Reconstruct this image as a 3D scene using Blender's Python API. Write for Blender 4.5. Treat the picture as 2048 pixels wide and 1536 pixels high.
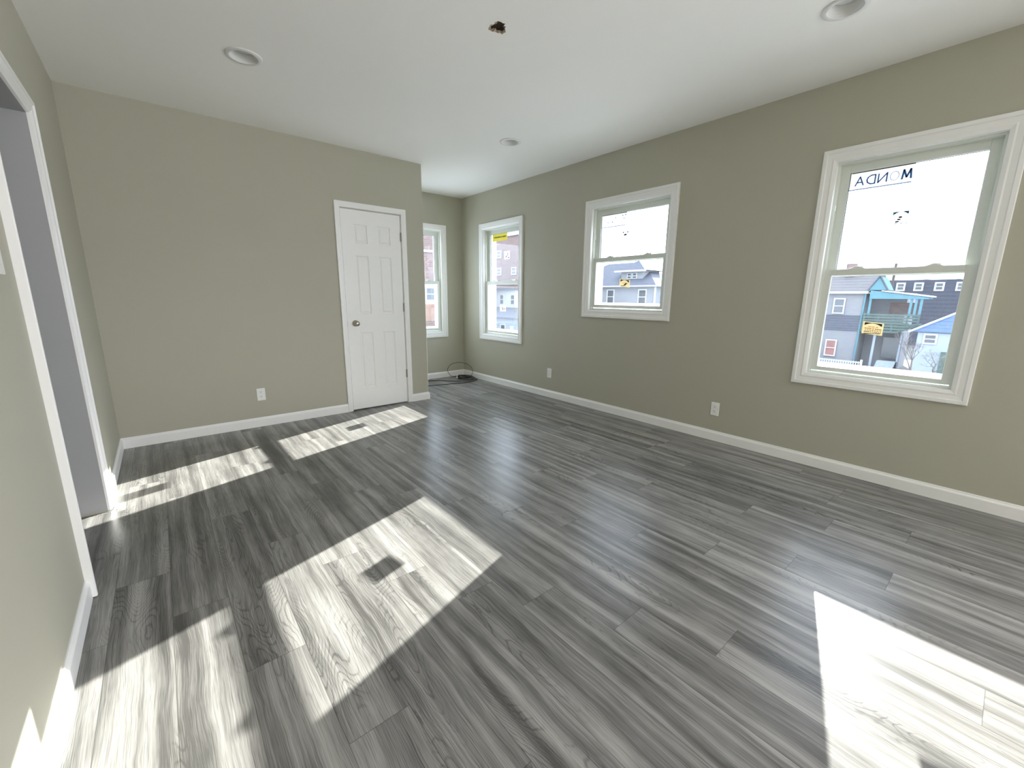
import bpy, bmesh, math, random
from mathutils import Vector, Matrix
random.seed(7)
SC = bpy.context.scene
COL = SC.collection
for _o in list(bpy.data.objects):
    bpy.data.objects.remove(_o)

# ------------------------------------------------------------------ camera, sky, sun, lights, exposure
H, YP, XP, XR, YB = 2.6017, 4.3585, 2.732, 3.9483, 5.4385      # ceiling, closet wall, closet end, window wall, back wall
YF = -5.6                                                       # wall behind the viewer
cam_d = bpy.data.cameras.new('camera')
cam = bpy.data.objects.new('camera', cam_d)
COL.objects.link(cam)
SC.camera = cam
cam.location = (0.3637, -0.0428, 1.2134)
_yaw, _pitch, _roll = -0.6954, -0.2060, 0.0085
_f = Vector((-math.sin(_yaw) * math.cos(_pitch), math.cos(_yaw) * math.cos(_pitch), math.sin(_pitch)))
_r = Vector((math.cos(_yaw), math.sin(_yaw), 0))
_u = _r.cross(_f)
_r2 = _r * math.cos(_roll) + _u * math.sin(_roll)
_u2 = -_r * math.sin(_roll) + _u * math.cos(_roll)
cam.rotation_euler = Matrix((_r2, _u2, -_f)).transposed().to_euler()
cam_d.sensor_width = 36.0
cam_d.sensor_fit = 'HORIZONTAL'
cam_d.lens = 836.35 / 2048 * 36.0
cam_d.clip_start = 0.02
cam_d.clip_end = 2000

SC.view_settings.view_transform = 'Standard'
SC.view_settings.look = 'None'
SC.view_settings.gamma = 1.0
SC.view_settings.use_curve_mapping = False
SC.view_settings.exposure = 0.25
SC.cycles.max_bounces = 12
SC.cycles.diffuse_bounces = 8
SC.cycles.transparent_max_bounces = 16
SC.cycles.sample_clamp_indirect = 6.0
SC.cycles.use_denoising = True

world = bpy.data.worlds.new('sky')
SC.world = world
world.use_nodes = True
_bg = world.node_tree.nodes['Background']
_bg.inputs['Color'].default_value = (0.83, 0.94, 1.14, 1)
_bg.inputs['Strength'].default_value = 5.6

SUN_DIR = Vector((1.0, 0.312, 0.452)).normalized()              # towards the sun
sun_d = bpy.data.lights.new('sun', 'SUN')
sun_d.energy = 22.0
sun_d.angle = math.radians(0.35)
sun_d.color = (1.0, 0.965, 0.90)
sun = bpy.data.objects.new('sun', sun_d)
COL.objects.link(sun)
sun.rotation_euler = SUN_DIR.to_track_quat('Z', 'Y').to_euler()

def area(name, loc, target, sx, sy, energy, color=(1, 1, 1)):
    d = bpy.data.lights.new(name, 'AREA')
    d.shape = 'RECTANGLE'; d.size = sx; d.size_y = sy; d.energy = energy; d.color = color
    o = bpy.data.objects.new(name, d)
    COL.objects.link(o)
    o.location = loc
    o.rotation_euler = (Vector(loc) - Vector(target)).to_track_quat('Z', 'Y').to_euler()
    return o
# added fill light with no real source, unseen behind the viewer, by the window wall
area('unseen_fill_light', (XR - 0.06, -3.6, 1.35), (0.0, -3.6, 1.5), 1.5, 1.4, 265, (1.0, 1.0, 1.06))

# ------------------------------------------------------------------ materials
def new_mat(name):
    m = bpy.data.materials.new(name)
    m.use_nodes = True
    nt = m.node_tree
    b = nt.nodes['Principled BSDF']
    return m, nt, b
def N(nt, t, **kw):
    n = nt.nodes.new(t)
    for k, v in kw.items():
        setattr(n, k, v)
    return n
def mat(name, c, rough=0.5, metal=0.0, var=0.04, vscale=8.0, bump=0.0, bscale=200.0, spec=0.5, stretch=None):
    m, nt, b = new_mat(name)
    tc = N(nt, 'ShaderNodeTexCoord')
    no = N(nt, 'ShaderNodeTexNoise')
    no.inputs['Scale'].default_value = vscale
    no.inputs['Detail'].default_value = 4
    src = tc.outputs['Object']
    if stretch:
        mp = N(nt, 'ShaderNodeMapping')
        mp.inputs['Scale'].default_value = stretch
        nt.links.new(src, mp.inputs['Vector']); src = mp.outputs['Vector']
    nt.links.new(src, no.inputs['Vector'])
    mx = N(nt, 'ShaderNodeMix', data_type='RGBA')
    mx.inputs['A'].default_value = (*[max(0, x * (1 - var)) for x in c], 1)
    mx.inputs['B'].default_value = (*[min(1, x * (1 + var)) for x in c], 1)
    nt.links.new(no.outputs['Fac'], mx.inputs['Factor'])
    nt.links.new(mx.outputs['Result'], b.inputs['Base Color'])
    b.inputs['Roughness'].default_value = rough
    b.inputs['Metallic'].default_value = metal
    b.inputs['Specular IOR Level'].default_value = spec
    if bump:
        n2 = N(nt, 'ShaderNodeTexNoise')
        n2.inputs['Scale'].default_value = bscale
        nt.links.new(tc.outputs['Object'], n2.inputs['Vector'])
        bp = N(nt, 'ShaderNodeBump')
        bp.inputs['Strength'].default_value = bump
        bp.inputs['Distance'].default_value = 0.002
        nt.links.new(n2.outputs['Fac'], bp.inputs['Height'])
        nt.links.new(bp.outputs['Normal'], b.inputs['Normal'])
    return m
M = {}
M['wall'] = mat('greige_wall_paint', (0.445, 0.433, 0.355), 0.6, var=0.02, vscale=1.5, bump=0.25, bscale=350, spec=0.35)
M['hall'] = mat('hall_wall_paint', (0.42, 0.425, 0.43), 0.6, var=0.02, vscale=1.5, bump=0.2, bscale=350, spec=0.3)
M['ceiling'] = mat('ceiling_paint', (0.91, 0.90, 0.875), 0.75, var=0.02, vscale=1.2, bump=0.15, bscale=250, spec=0.2)
M['trim'] = mat('white_trim_paint', (0.86, 0.86, 0.85), 0.35, var=0.015, vscale=20, bump=0.06, bscale=90)
M['door'] = mat('white_door_paint', (0.87, 0.87, 0.86), 0.4, var=0.015, vscale=20, bump=0.25, bscale=60, spec=0.4)
M['plaster'] = mat('broken_plasterboard_core', (0.42, 0.34, 0.25), 0.9, var=0.4, vscale=60)
M['dark'] = mat('dark_void', (0.012, 0.011, 0.01), 0.9)
M['nickel'] = mat('satin_nickel', (0.40, 0.36, 0.29), 0.28, metal=1.0, var=0.06, vscale=60)
M['hinge'] = mat('brushed_hinge_metal', (0.33, 0.31, 0.28), 0.4, metal=1.0, var=0.06, vscale=60)
M['plastic'] = mat('white_outlet_plastic', (0.84, 0.84, 0.82), 0.3)
M['slot'] = mat('outlet_slot', (0.02, 0.02, 0.02), 0.6)
M['lamp_trim'] = mat('downlight_trim', (0.74, 0.74, 0.73), 0.45, var=0.02)
M['lens'] = mat('downlight_lens', (0.66, 0.66, 0.65), 0.4, var=0.02)
M['cable'] = mat('black_cable_sheath', (0.012, 0.012, 0.013), 0.35)
M['seal'] = mat('window_gasket', (0.05, 0.05, 0.055), 0.6)

# white vinyl: lets a little of the sun through
m, nt, b = new_mat('white_window_vinyl')
b.inputs['Base Color'].default_value = (0.80, 0.82, 0.78, 1)
b.inputs['Roughness'].default_value = 0.35
_no = N(nt, 'ShaderNodeTexNoise'); _no.inputs['Scale'].default_value = 30
_mx = N(nt, 'ShaderNodeMix', data_type='RGBA')
_mx.inputs['A'].default_value = (0.69, 0.72, 0.67, 1); _mx.inputs['B'].default_value = (0.73, 0.755, 0.715, 1)
nt.links.new(_no.outputs['Fac'], _mx.inputs['Factor']); nt.links.new(_mx.outputs['Result'], b.inputs['Base Color'])
M['vinyl'] = m
m, nt, b = new_mat('screen_rail_vinyl')
b.inputs['Base Color'].default_value = (0.85, 0.86, 0.86, 1)
_tr = N(nt, 'ShaderNodeBsdfTranslucent'); _tr.inputs['Color'].default_value = (0.9, 0.92, 0.95, 1)
_ms = N(nt, 'ShaderNodeMixShader'); _ms.inputs['Fac'].default_value = 0.5
nt.links.new(b.outputs['BSDF'], _ms.inputs[1]); nt.links.new(_tr.outputs['BSDF'], _ms.inputs[2])
nt.links.new(_ms.outputs['Shader'], nt.nodes['Material Output'].inputs['Surface'])
M['rail'] = m

def glass(name, haze):
    m, nt, b = new_mat(name)
    nt.nodes.remove(b)
    out = nt.nodes['Material Output']
    tr = N(nt, 'ShaderNodeBsdfTransparent'); tr.inputs['Color'].default_value = (0.95, 0.97, 0.965, 1)
    gl = N(nt, 'ShaderNodeBsdfGlossy'); gl.inputs['Roughness'].default_value = 0.01
    gl.inputs['Color'].default_value = (0.9, 0.9, 0.9, 1)
    fr = N(nt, 'ShaderNodeFresnel'); fr.inputs['IOR'].default_value = 1.45
    m1 = N(nt, 'ShaderNodeMixShader')
    ge = N(nt, 'ShaderNodeNewGeometry')
    fb = N(nt, 'ShaderNodeMath', operation='SUBTRACT'); fb.inputs[0].default_value = 1.0
    nt.links.new(ge.outputs['Backfacing'], fb.inputs[1])
    ff = N(nt, 'ShaderNodeMath', operation='MULTIPLY')
    nt.links.new(fr.outputs['Fac'], ff.inputs[0]); nt.links.new(fb.outputs['Value'], ff.inputs[1])
    nt.links.new(ff.outputs['Value'], m1.inputs['Fac'])
    nt.links.new(tr.outputs['BSDF'], m1.inputs[1]); nt.links.new(gl.outputs['BSDF'], m1.inputs[2])
    tl = N(nt, 'ShaderNodeBsdfTranslucent'); tl.inputs['Color'].default_value = (0.9, 0.95, 1.0, 1)
    no = N(nt, 'ShaderNodeTexNoise'); no.inputs['Scale'].default_value = 9; no.inputs['Detail'].default_value = 6
    mp = N(nt, 'ShaderNodeMath', operation='MULTIPLY'); mp.inputs[1].default_value = haze * 2
    nt.links.new(no.outputs['Fac'], mp.inputs[0])
    m2 = N(nt, 'ShaderNodeMixShader')
    nt.links.new(mp.outputs['Value'], m2.inputs['Fac'])
    nt.links.new(m1.outputs['Shader'], m2.inputs[1]); nt.links.new(tl.outputs['BSDF'], m2.inputs[2])
    nt.links.new(m2.outputs['Shader'], out.inputs['Surface'])
    return m
M['glass'] = glass('dusty_window_glass', 0.003)

def paper(name, c, trans=0.5):
    m, nt, b = new_mat(name)
    b.inputs['Roughness'].default_value = 0.6
    no = N(nt, 'ShaderNodeTexNoise'); no.inputs['Scale'].default_value = 60
    mx = N(nt, 'ShaderNodeMix', data_type='RGBA')
    mx.inputs['A'].default_value = (*[x * 0.95 for x in c], 1); mx.inputs['B'].default_value = (*c, 1)
    nt.links.new(no.outputs['Fac'], mx.inputs['Factor']); nt.links.new(mx.outputs['Result'], b.inputs['Base Color'])
    tl = N(nt, 'ShaderNodeBsdfTranslucent'); tl.inputs['Color'].default_value = (*c, 1)
    ms = N(nt, 'ShaderNodeMixShader'); ms.inputs['Fac'].default_value = trans
    nt.links.new(b.outputs['BSDF'], ms.inputs[1]); nt.links.new(tl.outputs['BSDF'], ms.inputs[2])
    nt.links.new(ms.outputs['Shader'], nt.nodes['Material Output'].inputs['Surface'])
    return m
M['film'] = paper('white_film', (0.86, 0.88, 0.9), 0.3)
M['cream'] = paper('cream_paper', (0.90, 0.84, 0.64), 0.2)
M['yellow'] = paper('yellow_paper', (0.85, 0.78, 0.10), 0.12)
M['ink_blue'] = mat('blue_ink', (0.03, 0.14, 0.42), 0.6)
M['ink_teal'] = mat('teal_ink', (0.03, 0.13, 0.20), 0.6)
M['ink_black'] = mat('black_ink', (0.02, 0.02, 0.025), 0.6)
M['ink_orange'] = mat('orange_ink', (0.55, 0.22, 0.06), 0.6)

# floor boards: grey oak vinyl planks, one quad per plank with its own random attribute
def floor_mat():
    m, nt, b = new_mat('grey_oak_vinyl_plank')
    L = nt.links.new
    geo = N(nt, 'ShaderNodeNewGeometry')
    at = N(nt, 'ShaderNodeAttribute'); at.attribute_name = 'rnd'
    uv = N(nt, 'ShaderNodeUVMap'); uv.uv_map = 'UVMap'
    off = N(nt, 'ShaderNodeVectorMath', operation='SCALE'); off.inputs['Scale'].default_value = 37.0
    L(at.outputs['Color'], off.inputs[0])
    sep = N(nt, 'ShaderNodeSeparateColor'); L(at.outputs['Color'], sep.inputs['Color'])
    def grain(sx, sy, detail, rough=0.5, warp=None):
        mp = N(nt, 'ShaderNodeVectorMath', operation='MULTIPLY'); mp.inputs[1].default_value = (sx, sy, 1)
        src = geo.outputs['Position']
        if warp is not None:
            ad = N(nt, 'ShaderNodeVectorMath', operation='ADD'); L(src, ad.inputs[0]); L(warp, ad.inputs[1]); src = ad.outputs[0]
        L(src, mp.inputs[0])
        a2 = N(nt, 'ShaderNodeVectorMath', operation='ADD'); L(mp.outputs[0], a2.inputs[0]); L(off.outputs[0], a2.inputs[1])
        no = N(nt, 'ShaderNodeTexNoise'); no.inputs['Scale'].default_value = 1; no.inputs['Detail'].default_value = detail
        no.inputs['Roughness'].default_value = rough
        L(a2.outputs[0], no.inputs['Vector'])
        return no
    def mth(op, a, bb=None, c=None, clamp=False):
        n = N(nt, 'ShaderNodeMath', operation=op); n.use_clamp = clamp
        for i, v in enumerate((a, bb, c)):
            if v is None: continue
            if isinstance(v, (int, float)): n.inputs[i].default_value = v
            else: L(v, n.inputs[i])
        return n.outputs[0]
    w = grain(6, 3.5, 2)
    wv = N(nt, 'ShaderNodeVectorMath', operation='MULTIPLY_ADD')
    L(w.outputs['Color'], wv.inputs[0]); wv.inputs[1].default_value = (0.03, 0, 0); wv.inputs[2].default_value = (-0.015, 0, 0)
    streak = grain(22, 0.6, 2, 0.5, wv.outputs[0])
    patch = grain(7, 3.2, 2, 0.5)
    fine = grain(360, 4.5, 3, 0.65, wv.outputs[0])
    pore = grain(620, 12, 1, 0.5, wv.outputs[0])
    jit = grain(45, 22, 2, 0.6)
    cath = grain(7.5, 1.3, 1.4, 0.45)
    dens = grain(7, 1.6, 1, 0.4)
    rings = mth('SINE', mth('MULTIPLY', mth('ADD', cath.outputs['Fac'], mth('MULTIPLY_ADD', jit.outputs['Fac'], 0.022, -0.011)), 250.0))
    rings = mth('POWER', mth('MULTIPLY_ADD', rings, 0.5, 0.5), 7.0)
    rmask = mth('MULTIPLY', mth('SUBTRACT', dens.outputs['Fac'], 0.50), 7.0, clamp=True)
    rings = mth('MULTIPLY', rings, rmask)
    tone = mth('MULTIPLY_ADD', streak.outputs['Fac'], 1.9, -0.42)
    tone = mth('ADD', tone, mth('MULTIPLY_ADD', patch.outputs['Fac'], 0.7, -0.35))
    tone = mth('ADD', tone, mth('MULTIPLY_ADD', sep.outputs['Red'], 0.12, -0.06))
    tone = mth('ADD', tone, mth('MULTIPLY_ADD', fine.outputs['Fac'], 1.3, -0.65))
    tone = mth('SUBTRACT', tone, mth('MULTIPLY', rings, 0.34))
    tone = mth('SUBTRACT', tone, mth('MULTIPLY', mth('MULTIPLY_ADD', pore.outputs['Fac'], 6.0, -3.2, clamp=True), 0.24))
    ramp = N(nt, 'ShaderNodeValToRGB')
    cr = ramp.color_ramp
    cr.elements[0].position = 0.0; cr.elements[0].color = (0.085, 0.083, 0.079, 1)
    cr.elements[1].position = 1.0; cr.elements[1].color = (0.38, 0.37, 0.355, 1)
    e = cr.elements.new(0.45); e.color = (0.197, 0.192, 0.185, 1)
    L(tone, ramp.inputs['Fac'])
    su = N(nt, 'ShaderNodeSeparateXYZ'); L(uv.outputs['UV'], su.inputs[0])
    ex = mth('MINIMUM', su.outputs['X'], mth('SUBTRACT', 0.18, su.outputs['X']))
    ey = mth('MINIMUM', su.outputs['Y'], mth('SUBTRACT', 1.22, su.outputs['Y']))
    seam = mth('LESS_THAN', mth('MINIMUM', ex, ey), 0.0011)
    mx = N(nt, 'ShaderNodeMix', data_type='RGBA')
    L(mth('MULTIPLY', seam, 0.5), mx.inputs['Factor']); L(ramp.outputs['Color'], mx.inputs['A']); mx.inputs['B'].default_value = (0.02, 0.02, 0.02, 1)
    L(mx.outputs['Result'], b.inputs['Base Color'])
    b.inputs['Roughness'].default_value = 0.29
    b.inputs['Specular IOR Level'].default_value = 0.28
    bp = N(nt, 'ShaderNodeBump'); bp.inputs['Strength'].default_value = 0.12; bp.inputs['Distance'].default_value = 0.001
    L(mth('SUBTRACT', fine.outputs['Fac'], rings), bp.inputs['Height'])
    L(bp.outputs['Normal'], b.inputs['Normal'])
    return m
M['floor'] = floor_mat()

# ------------------------------------------------------------------ mesh helpers
class MB:
    def __init__(s):
        s.v = []; s.f = []; s.mi = []
    def add(s, vs, fs, mi=0):
        o = len(s.v); s.v += [tuple(v) for v in vs]
        s.f += [tuple(i + o for i in f) for f in fs]; s.mi += [mi] * len(fs)
        return s
    def box(s, a, b, mi=0):
        x0, x1 = sorted((a[0], b[0])); y0, y1 = sorted((a[1], b[1])); z0, z1 = sorted((a[2], b[2]))
        return s.add([(x0, y0, z0), (x1, y0, z0), (x1, y1, z0), (x0, y1, z0), (x0, y0, z1), (x1, y0, z1), (x1, y1, z1), (x0, y1, z1)],
                     [(0, 3, 2, 1), (4, 5, 6, 7), (0, 1, 5, 4), (1, 2, 6, 5), (2, 3, 7, 6), (3, 0, 4, 7)], mi)
    def tube(s, pts, r, n=8, closed=False, mi=0, r_end=None):
        pts = [Vector(p) for p in pts]; K = len(pts); vs = []; fs = []
        prev = None
        for i, p in enumerate(pts):
            if closed: t = pts[(i + 1) % K] - pts[i - 1]
            else: t = pts[min(i + 1, K - 1)] - pts[max(i - 1, 0)]
            t.normalize()
            if prev is None:
                a = Vector((0, 0, 1)) if abs(t.z) < 0.9 else Vector((1, 0, 0))
                u = t.cross(a).normalized()
            else:
                u = (prev - t * prev.dot(t)).normalized()
            prev = u; w = t.cross(u)
            rr = r if r_end is None else r + (r_end - r) * i / max(1, K - 1)
            for k in range(n):
                an = 2 * math.pi * k / n
                vs.append(p + (u * math.cos(an) + w * math.sin(an)) * rr)
        for i in range(K if closed else K - 1):
            j = (i + 1) % K
            for k in range(n):
                l = (k + 1) % n
                fs.append((i * n + k, i * n + l, j * n + l, j * n + k))
        if not closed:
            fs.append(tuple(range(n))[::-1]); fs.append(tuple((K - 1) * n + k for k in range(n)))
        return s.add(vs, fs, mi)
    def lathe(s, prof, origin, axis, n=32, mi=0, caps=True):
        ax = Vector(axis).normalized(); o = Vector(origin)
        a = Vector((0, 0, 1)) if abs(ax.z) < 0.9 else Vector((1, 0, 0))
        u = ax.cross(a).normalized(); w = ax.cross(u)
        vs = []; fs = []
        for (r, h) in prof:
            for k in range(n):
                an = 2 * math.pi * k / n
                vs.append(o + ax * h + (u * math.cos(an) + w * math.sin(an)) * r)
        for i in range(len(prof) - 1):
            for k in range(n):
                l = (k + 1) % n
                fs.append((i * n + k, i * n + l, (i + 1) * n + l, (i + 1) * n + k))
        if caps:
            if prof[0][0] > 1e-6: fs.append(tuple(range(n)))
            if prof[-1][0] > 1e-6: fs.append(tuple((len(prof) - 1) * n + k for k in range(n)))
        return s.add(vs, fs, mi)
    def build(s, name, mats, parent=None, smooth=False, map_=None, bevel=0.0, normals=True):
        me = bpy.data.meshes.new(name)
        vs = [map_(v) for v in s.v] if map_ else s.v
        me.from_pydata([tuple(v) for v in vs], [], s.f)
        if not isinstance(mats, (list, tuple)): mats = [mats]
        for m_ in mats: me.materials.append(m_)
        for p, mi in zip(me.polygons, s.mi):
            p.material_index = mi
        if normals:
            bm = bmesh.new(); bm.from_mesh(me)
            bmesh.ops.remove_doubles(bm, verts=bm.verts, dist=1e-6)
            bmesh.ops.recalc_face_normals(bm, faces=bm.faces)
            bm.to_mesh(me); bm.free()
        if smooth:
            for p in me.polygons: p.use_smooth = True
        o = bpy.data.objects.new(name, me)
        COL.objects.link(o)
        if parent: o.parent = parent
        if bevel:
            md = o.modifiers.new('bevel', 'BEVEL'); md.width = bevel; md.segments = 2; md.limit_method = 'ANGLE'
        if smooth:
            md = o.modifiers.new('split', 'EDGE_SPLIT'); md.split_angle = math.radians(40)
        return o
def empty(name, loc, kind=None):
    o = bpy.data.objects.new(name, None); COL.objects.link(o); o.location = loc
    o.empty_display_size = 0.1
    if kind: o['kind'] = kind
    return o
def keep(child, parent):
    child.parent = parent
    child.matrix_parent_inverse = Matrix.Translation(parent.location).inverted()
    return child
def tag(o, label, cat, group=None, kind=None):
    o['label'] = label; o['category'] = cat
    if group: o['group'] = group
    if kind: o['kind'] = kind
    return o
def copy_tree(o, parent=None):
    c = o.copy(); COL.objects.link(c)
    if parent: c.parent = parent
    for ch in list(o.children): copy_tree(ch, c)
    return c
def struct(o):
    o['kind'] = 'structure'; return o

def holed(outer, holes, th, name, mats, to3d, rim=0):
    """flat plate with holes: outer and holes are 2D loops; plate runs from depth 0 to th"""
    bm = bmesh.new(); edges = []
    for loop in [outer] + holes:
        vs = [bm.verts.new((p[0], p[1], 0)) for p in loop]
        edges += [bm.edges.new((vs[i], vs[(i + 1) % len(vs)])) for i in range(len(vs))]
    bmesh.ops.triangle_fill(bm, edges=edges, use_beauty=True, use_dissolve=False)
    bmesh.ops.dissolve_limit(bm, angle_limit=0.01, verts=bm.verts, edges=bm.edges)
    fs = list(bm.faces)
    r = bmesh.ops.extrude_face_region(bm, geom=fs)
    ev = [g for g in r['geom'] if isinstance(g, bmesh.types.BMVert)]
    for v in ev: v.co.z = th
    bmesh.ops.recalc_face_normals(bm, faces=bm.faces)
    if rim:
        for f in bm.faces:
            if abs(f.normal.z) < 0.5: f.material_index = rim
    for v in bm.verts: v.co = Vector(to3d(v.co.x, v.co.y, v.co.z))
    bmesh.ops.recalc_face_normals(bm, faces=bm.faces)
    me = bpy.data.meshes.new(name); bm.to_mesh(me); bm.free()
    for m_ in (mats if isinstance(mats, (list, tuple)) else [mats]): me.materials.append(m_)
    o = bpy.data.objects.new(name, me); COL.objects.link(o)
    return o
def rect(a, b, c, d): return [(a, c), (b, c), (b, d), (a, d)]

# ------------------------------------------------------------------ windows (u along wall, d outward, z up)
WT = 0.20                                                       # outer wall thickness
wx = lambda p: (XR + p[1], p[0], p[2])                          # window wall
wy = lambda p: (p[0], YB + p[1], p[2])                          # back wall
WIN = [dict(n='window_1', c=0.526, z0=0.688, z1=2.102, hw=0.373, map=wx),
       dict(n='window_2', c=2.533, z0=1.083, z1=2.108, hw=0.442, map=wx),
       dict(n='window_3', c=4.520, z0=0.688, z1=2.110, hw=0.382, map=wx),
       dict(n='window_4', c=3.212, z0=0.694, z1=2.118, hw=0.375, map=wy)]

def sweep_rect(mb, u0, u1, z0, z1, prof, mi=0):
    """closed mitred frame; prof = (inset, depth) loop"""
    vs = []; P = len(prof)
    for (su, sz, U, Z) in ((1, 1, u0, z0), (-1, 1, u1, z0), (-1, -1, u1, z1), (1, -1, u0, z1)):
        for (w, d) in prof: vs.append((U + su * w, d, Z + sz * w))
    fs = []
    for c in range(4):
        e = (c + 1) % 4
        for k in range(P):
            l = (k + 1) % P
            fs.append((c * P + k, c * P + l, e * P + l, e * P + k))
    mb.add(vs, fs, mi)
    return mb
def box_frame(mb, u0, u1, z0, z1, w, d0, d1, wt=None, wb=None):
    wt = wt or w; wb = wb or w
    mb.box((u0, d0, z0), (u0 + w, d1, z1)); mb.box((u1 - w, d0, z0), (u1, d1, z1))
    mb.box((u0 + w, d0, z1 - wt), (u1 - w, d1, z1)); mb.box((u0 + w, d0, z0), (u1 - w, d1, z0 + wb))
    return mb
CAS = 0.080
casing_prof = [(0.0, 0.0), (0.0, -0.017), (0.004, -0.020), (0.022, -0.020), (0.027, -0.015), (0.052, -0.012), (0.060, -0.0145), (0.070, -0.011), (CAS, -0.007), (CAS, 0.0)]
def make_window(W):
    c, hw, z0, z1, mp = W['c'], W['hw'], W['z0'], W['z1'], W['map']
    root = empty(W['n'], mp((c, 0, z0)), 'structure')
    def P(mb, name, m_, par=root, smooth=False, bevel=0.0):
        o = mb.build(name, m_, None, smooth, mp, bevel); return keep(o, root) if par is root else par_keep(o, par)
    def par_keep(o, par):
        o.parent = par; o.matrix_parent_inverse = Matrix.Identity(4); return o
    P(sweep_rect(MB(), c - hw - CAS, c + hw + CAS, z0 - CAS, z1 + CAS, casing_prof), 'casing', M['trim'])
    # painted jamb extension lining the wall
    P(sweep_rect(MB(), c - hw - 0.018, c + hw + 0.018, z0 - 0.018, z1 + 0.018, [(0, -0.004), (0.018, -0.004), (0.018, 0.035), (0, 0.035)]), 'jamb_extension', M['trim'])
    # vinyl frame with tracks
    fi = 0.014
    fr = MB()
    sweep_rect(fr, c - hw - 0.02, c + hw + 0.02, z0 - 0.02, z1 + 0.02,
               [(0, 0.030), (0.020 + fi, 0.030), (0.020 + fi, 0.036), (0.020 + 0.006, 0.038), (0.020 + 0.006, 0.066), (0.020 + fi, 0.068), (0.020 + fi, 0.072),
                (0.020 + 0.008, 0.074), (0.020 + 0.008, 0.102), (0.020 + fi, 0.104), (0.020 + fi, 0.125), (0.02, 0.135), (0.02, 0.205), (0.0, 0.205)])
    P(fr, 'frame', M['vinyl'])
    P(sweep_rect(MB(), c - hw - 0.07, c + hw + 0.07, z0 - 0.07, z1 + 0.07, [(0, 0.2), (0.07, 0.2), (0.07, 0.23), (0, 0.23)]), 'brickmould', M['vinyl'])
    su = hw - 0.010                                            # sash half width
    zm = (z0 + z1) / 2 + 0.018                                 # top of the check rail
    # upper sash, outer track
    up = P(box_frame(MB(), c - su, c + su, zm - 0.042, z1 - 0.010, 0.053, 0.074, 0.101, 0.056, 0.044), 'upper_sash', M['vinyl'], bevel=0.002)
    par_keep(MB().box((c - su + 0.05, 0.086, zm), (c + su - 0.05, 0.089, z1 - 0.064)).build('pane', M['glass'], map_=mp), up)
    g = box_frame(MB(), c - su + 0.0525, c + su - 0.0525, zm + 0.0015, z1 - 0.0655, 0.0022, 0.0835, 0.0915)
    par_keep(g.build('gasket', M['seal'], map_=mp), up)
    # lower sash, inner track
    lo = P(box_frame(MB(), c - su, c + su, z0 + 0.024, zm + 0.002, 0.043, 0.036, 0.065, 0.040, 0.028), 'lower_sash', M['vinyl'], bevel=0.002)
    par_keep(MB().box((c - su + 0.04, 0.049, z0 + 0.05), (c + su - 0.04, 0.052, zm - 0.036)).build('pane', M['glass'], map_=mp), lo)
    g = box_frame(MB(), c - su + 0.0425, c + su - 0.0425, z0 + 0.0515, zm - 0.0375, 0.0018, 0.046, 0.055)
    par_keep(g.build('gasket', M['vinyl'], map_=mp), lo)
    # sash locks on the check rail
    for k in (-0.26, 0.26):
        q = c + k * hw * 1.9
        lk = MB()
        prof = [(-0.045, 0.0), (-0.038, 0.004), (-0.018, 0.010), (-0.008, 0.016), (0.010, 0.016), (0.020, 0.010), (0.040, 0.004), (0.045, 0.0)]
        vs = [(q + a, 0.040, zm + 0.002 + h) for a, h in prof] + [(q + a, 0.066, zm + 0.002 + h) for a, h in prof]
        n_ = len(prof)
        fs = [tuple(range(n_)), tuple(range(n_, 2 * n_))[::-1]] + [(i, (i + 1) % n_, n_ + (i + 1) % n_, n_ + i) for i in range(n_)]
        lk.add(vs, fs)
        lk.box((q - 0.028, 0.055, zm + 0.010), (q + 0.004, 0.082, zm + 0.019))
        P(lk, 'sash_lock', M['vinyl'], bevel=0.001)
    for sgn in (-1, 1):                                        # tilt stops in the side tracks
        P(MB().box((c + sgn * (hw - 0.0155), 0.040, z1 - 0.30), (c + sgn * (hw - 0.003), 0.060, z1 - 0.262)), 'track_stop', M['vinyl'], bevel=0.001)
    # bottom rail of the insect screen and sloping sill outside
    P(MB().box((c - hw + 0.014, 0.108, z0 + 0.018), (c + hw - 0.014, 0.122, z0 + 0.076)), 'screen_rail', M['rail'])
    P(MB().add([(c - hw, 0.104, z0 + 0.012), (c + hw, 0.104, z0 + 0.012), (c + hw, 0.25, z0 - 0.004), (c - hw, 0.25, z0 - 0.004),
                (c - hw, 0.104, z0 - 0.02), (c + hw, 0.104, z0 - 0.02), (c + hw, 0.25, z0 - 0.03), (c - hw, 0.25, z0 - 0.03)],
               [(0, 1, 2, 3), (4, 7, 6, 5), (0, 4, 5, 1), (1, 5, 6, 2), (2, 6, 7, 3), (3, 7, 4, 0)]), 'outer_sill', M['vinyl'])
    return root
for W in WIN: make_window(W)

# ------------------------------------------------------------------ room shell
def whole(W): return rect(W['c'] - W['hw'] - 0.02, W['c'] + W['hw'] + 0.02, W['z0'] - 0.02, W['z1'] + 0.02)
struct(holed(rect(YF - 0.15, YB + WT, -0.25, H + 0.25), [whole(W) for W in WIN[:3]], WT, 'wall_right', M['wall'], lambda a, b, d: (XR + d, a, b)))
struct(holed(rect(XP - 0.11, XR, -0.25, H + 0.25), [whole(WIN[3])], WT, 'wall_back', M['wall'], lambda a, b, d: (a, YB + d, b)))
# left wall with the cased opening
OY0, OY1, OZ = 2.245, 3.090, 2.043
struct(holed([(YF, 0), (OY0, 0), (OY0, OZ), (OY1, OZ), (OY1, 0), (YP + 0.11, 0), (YP + 0.11, H), (YF, H)], [], 0.12, 'wall_left', M['wall'], lambda a, b, d: (-d, a, b)))
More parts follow.
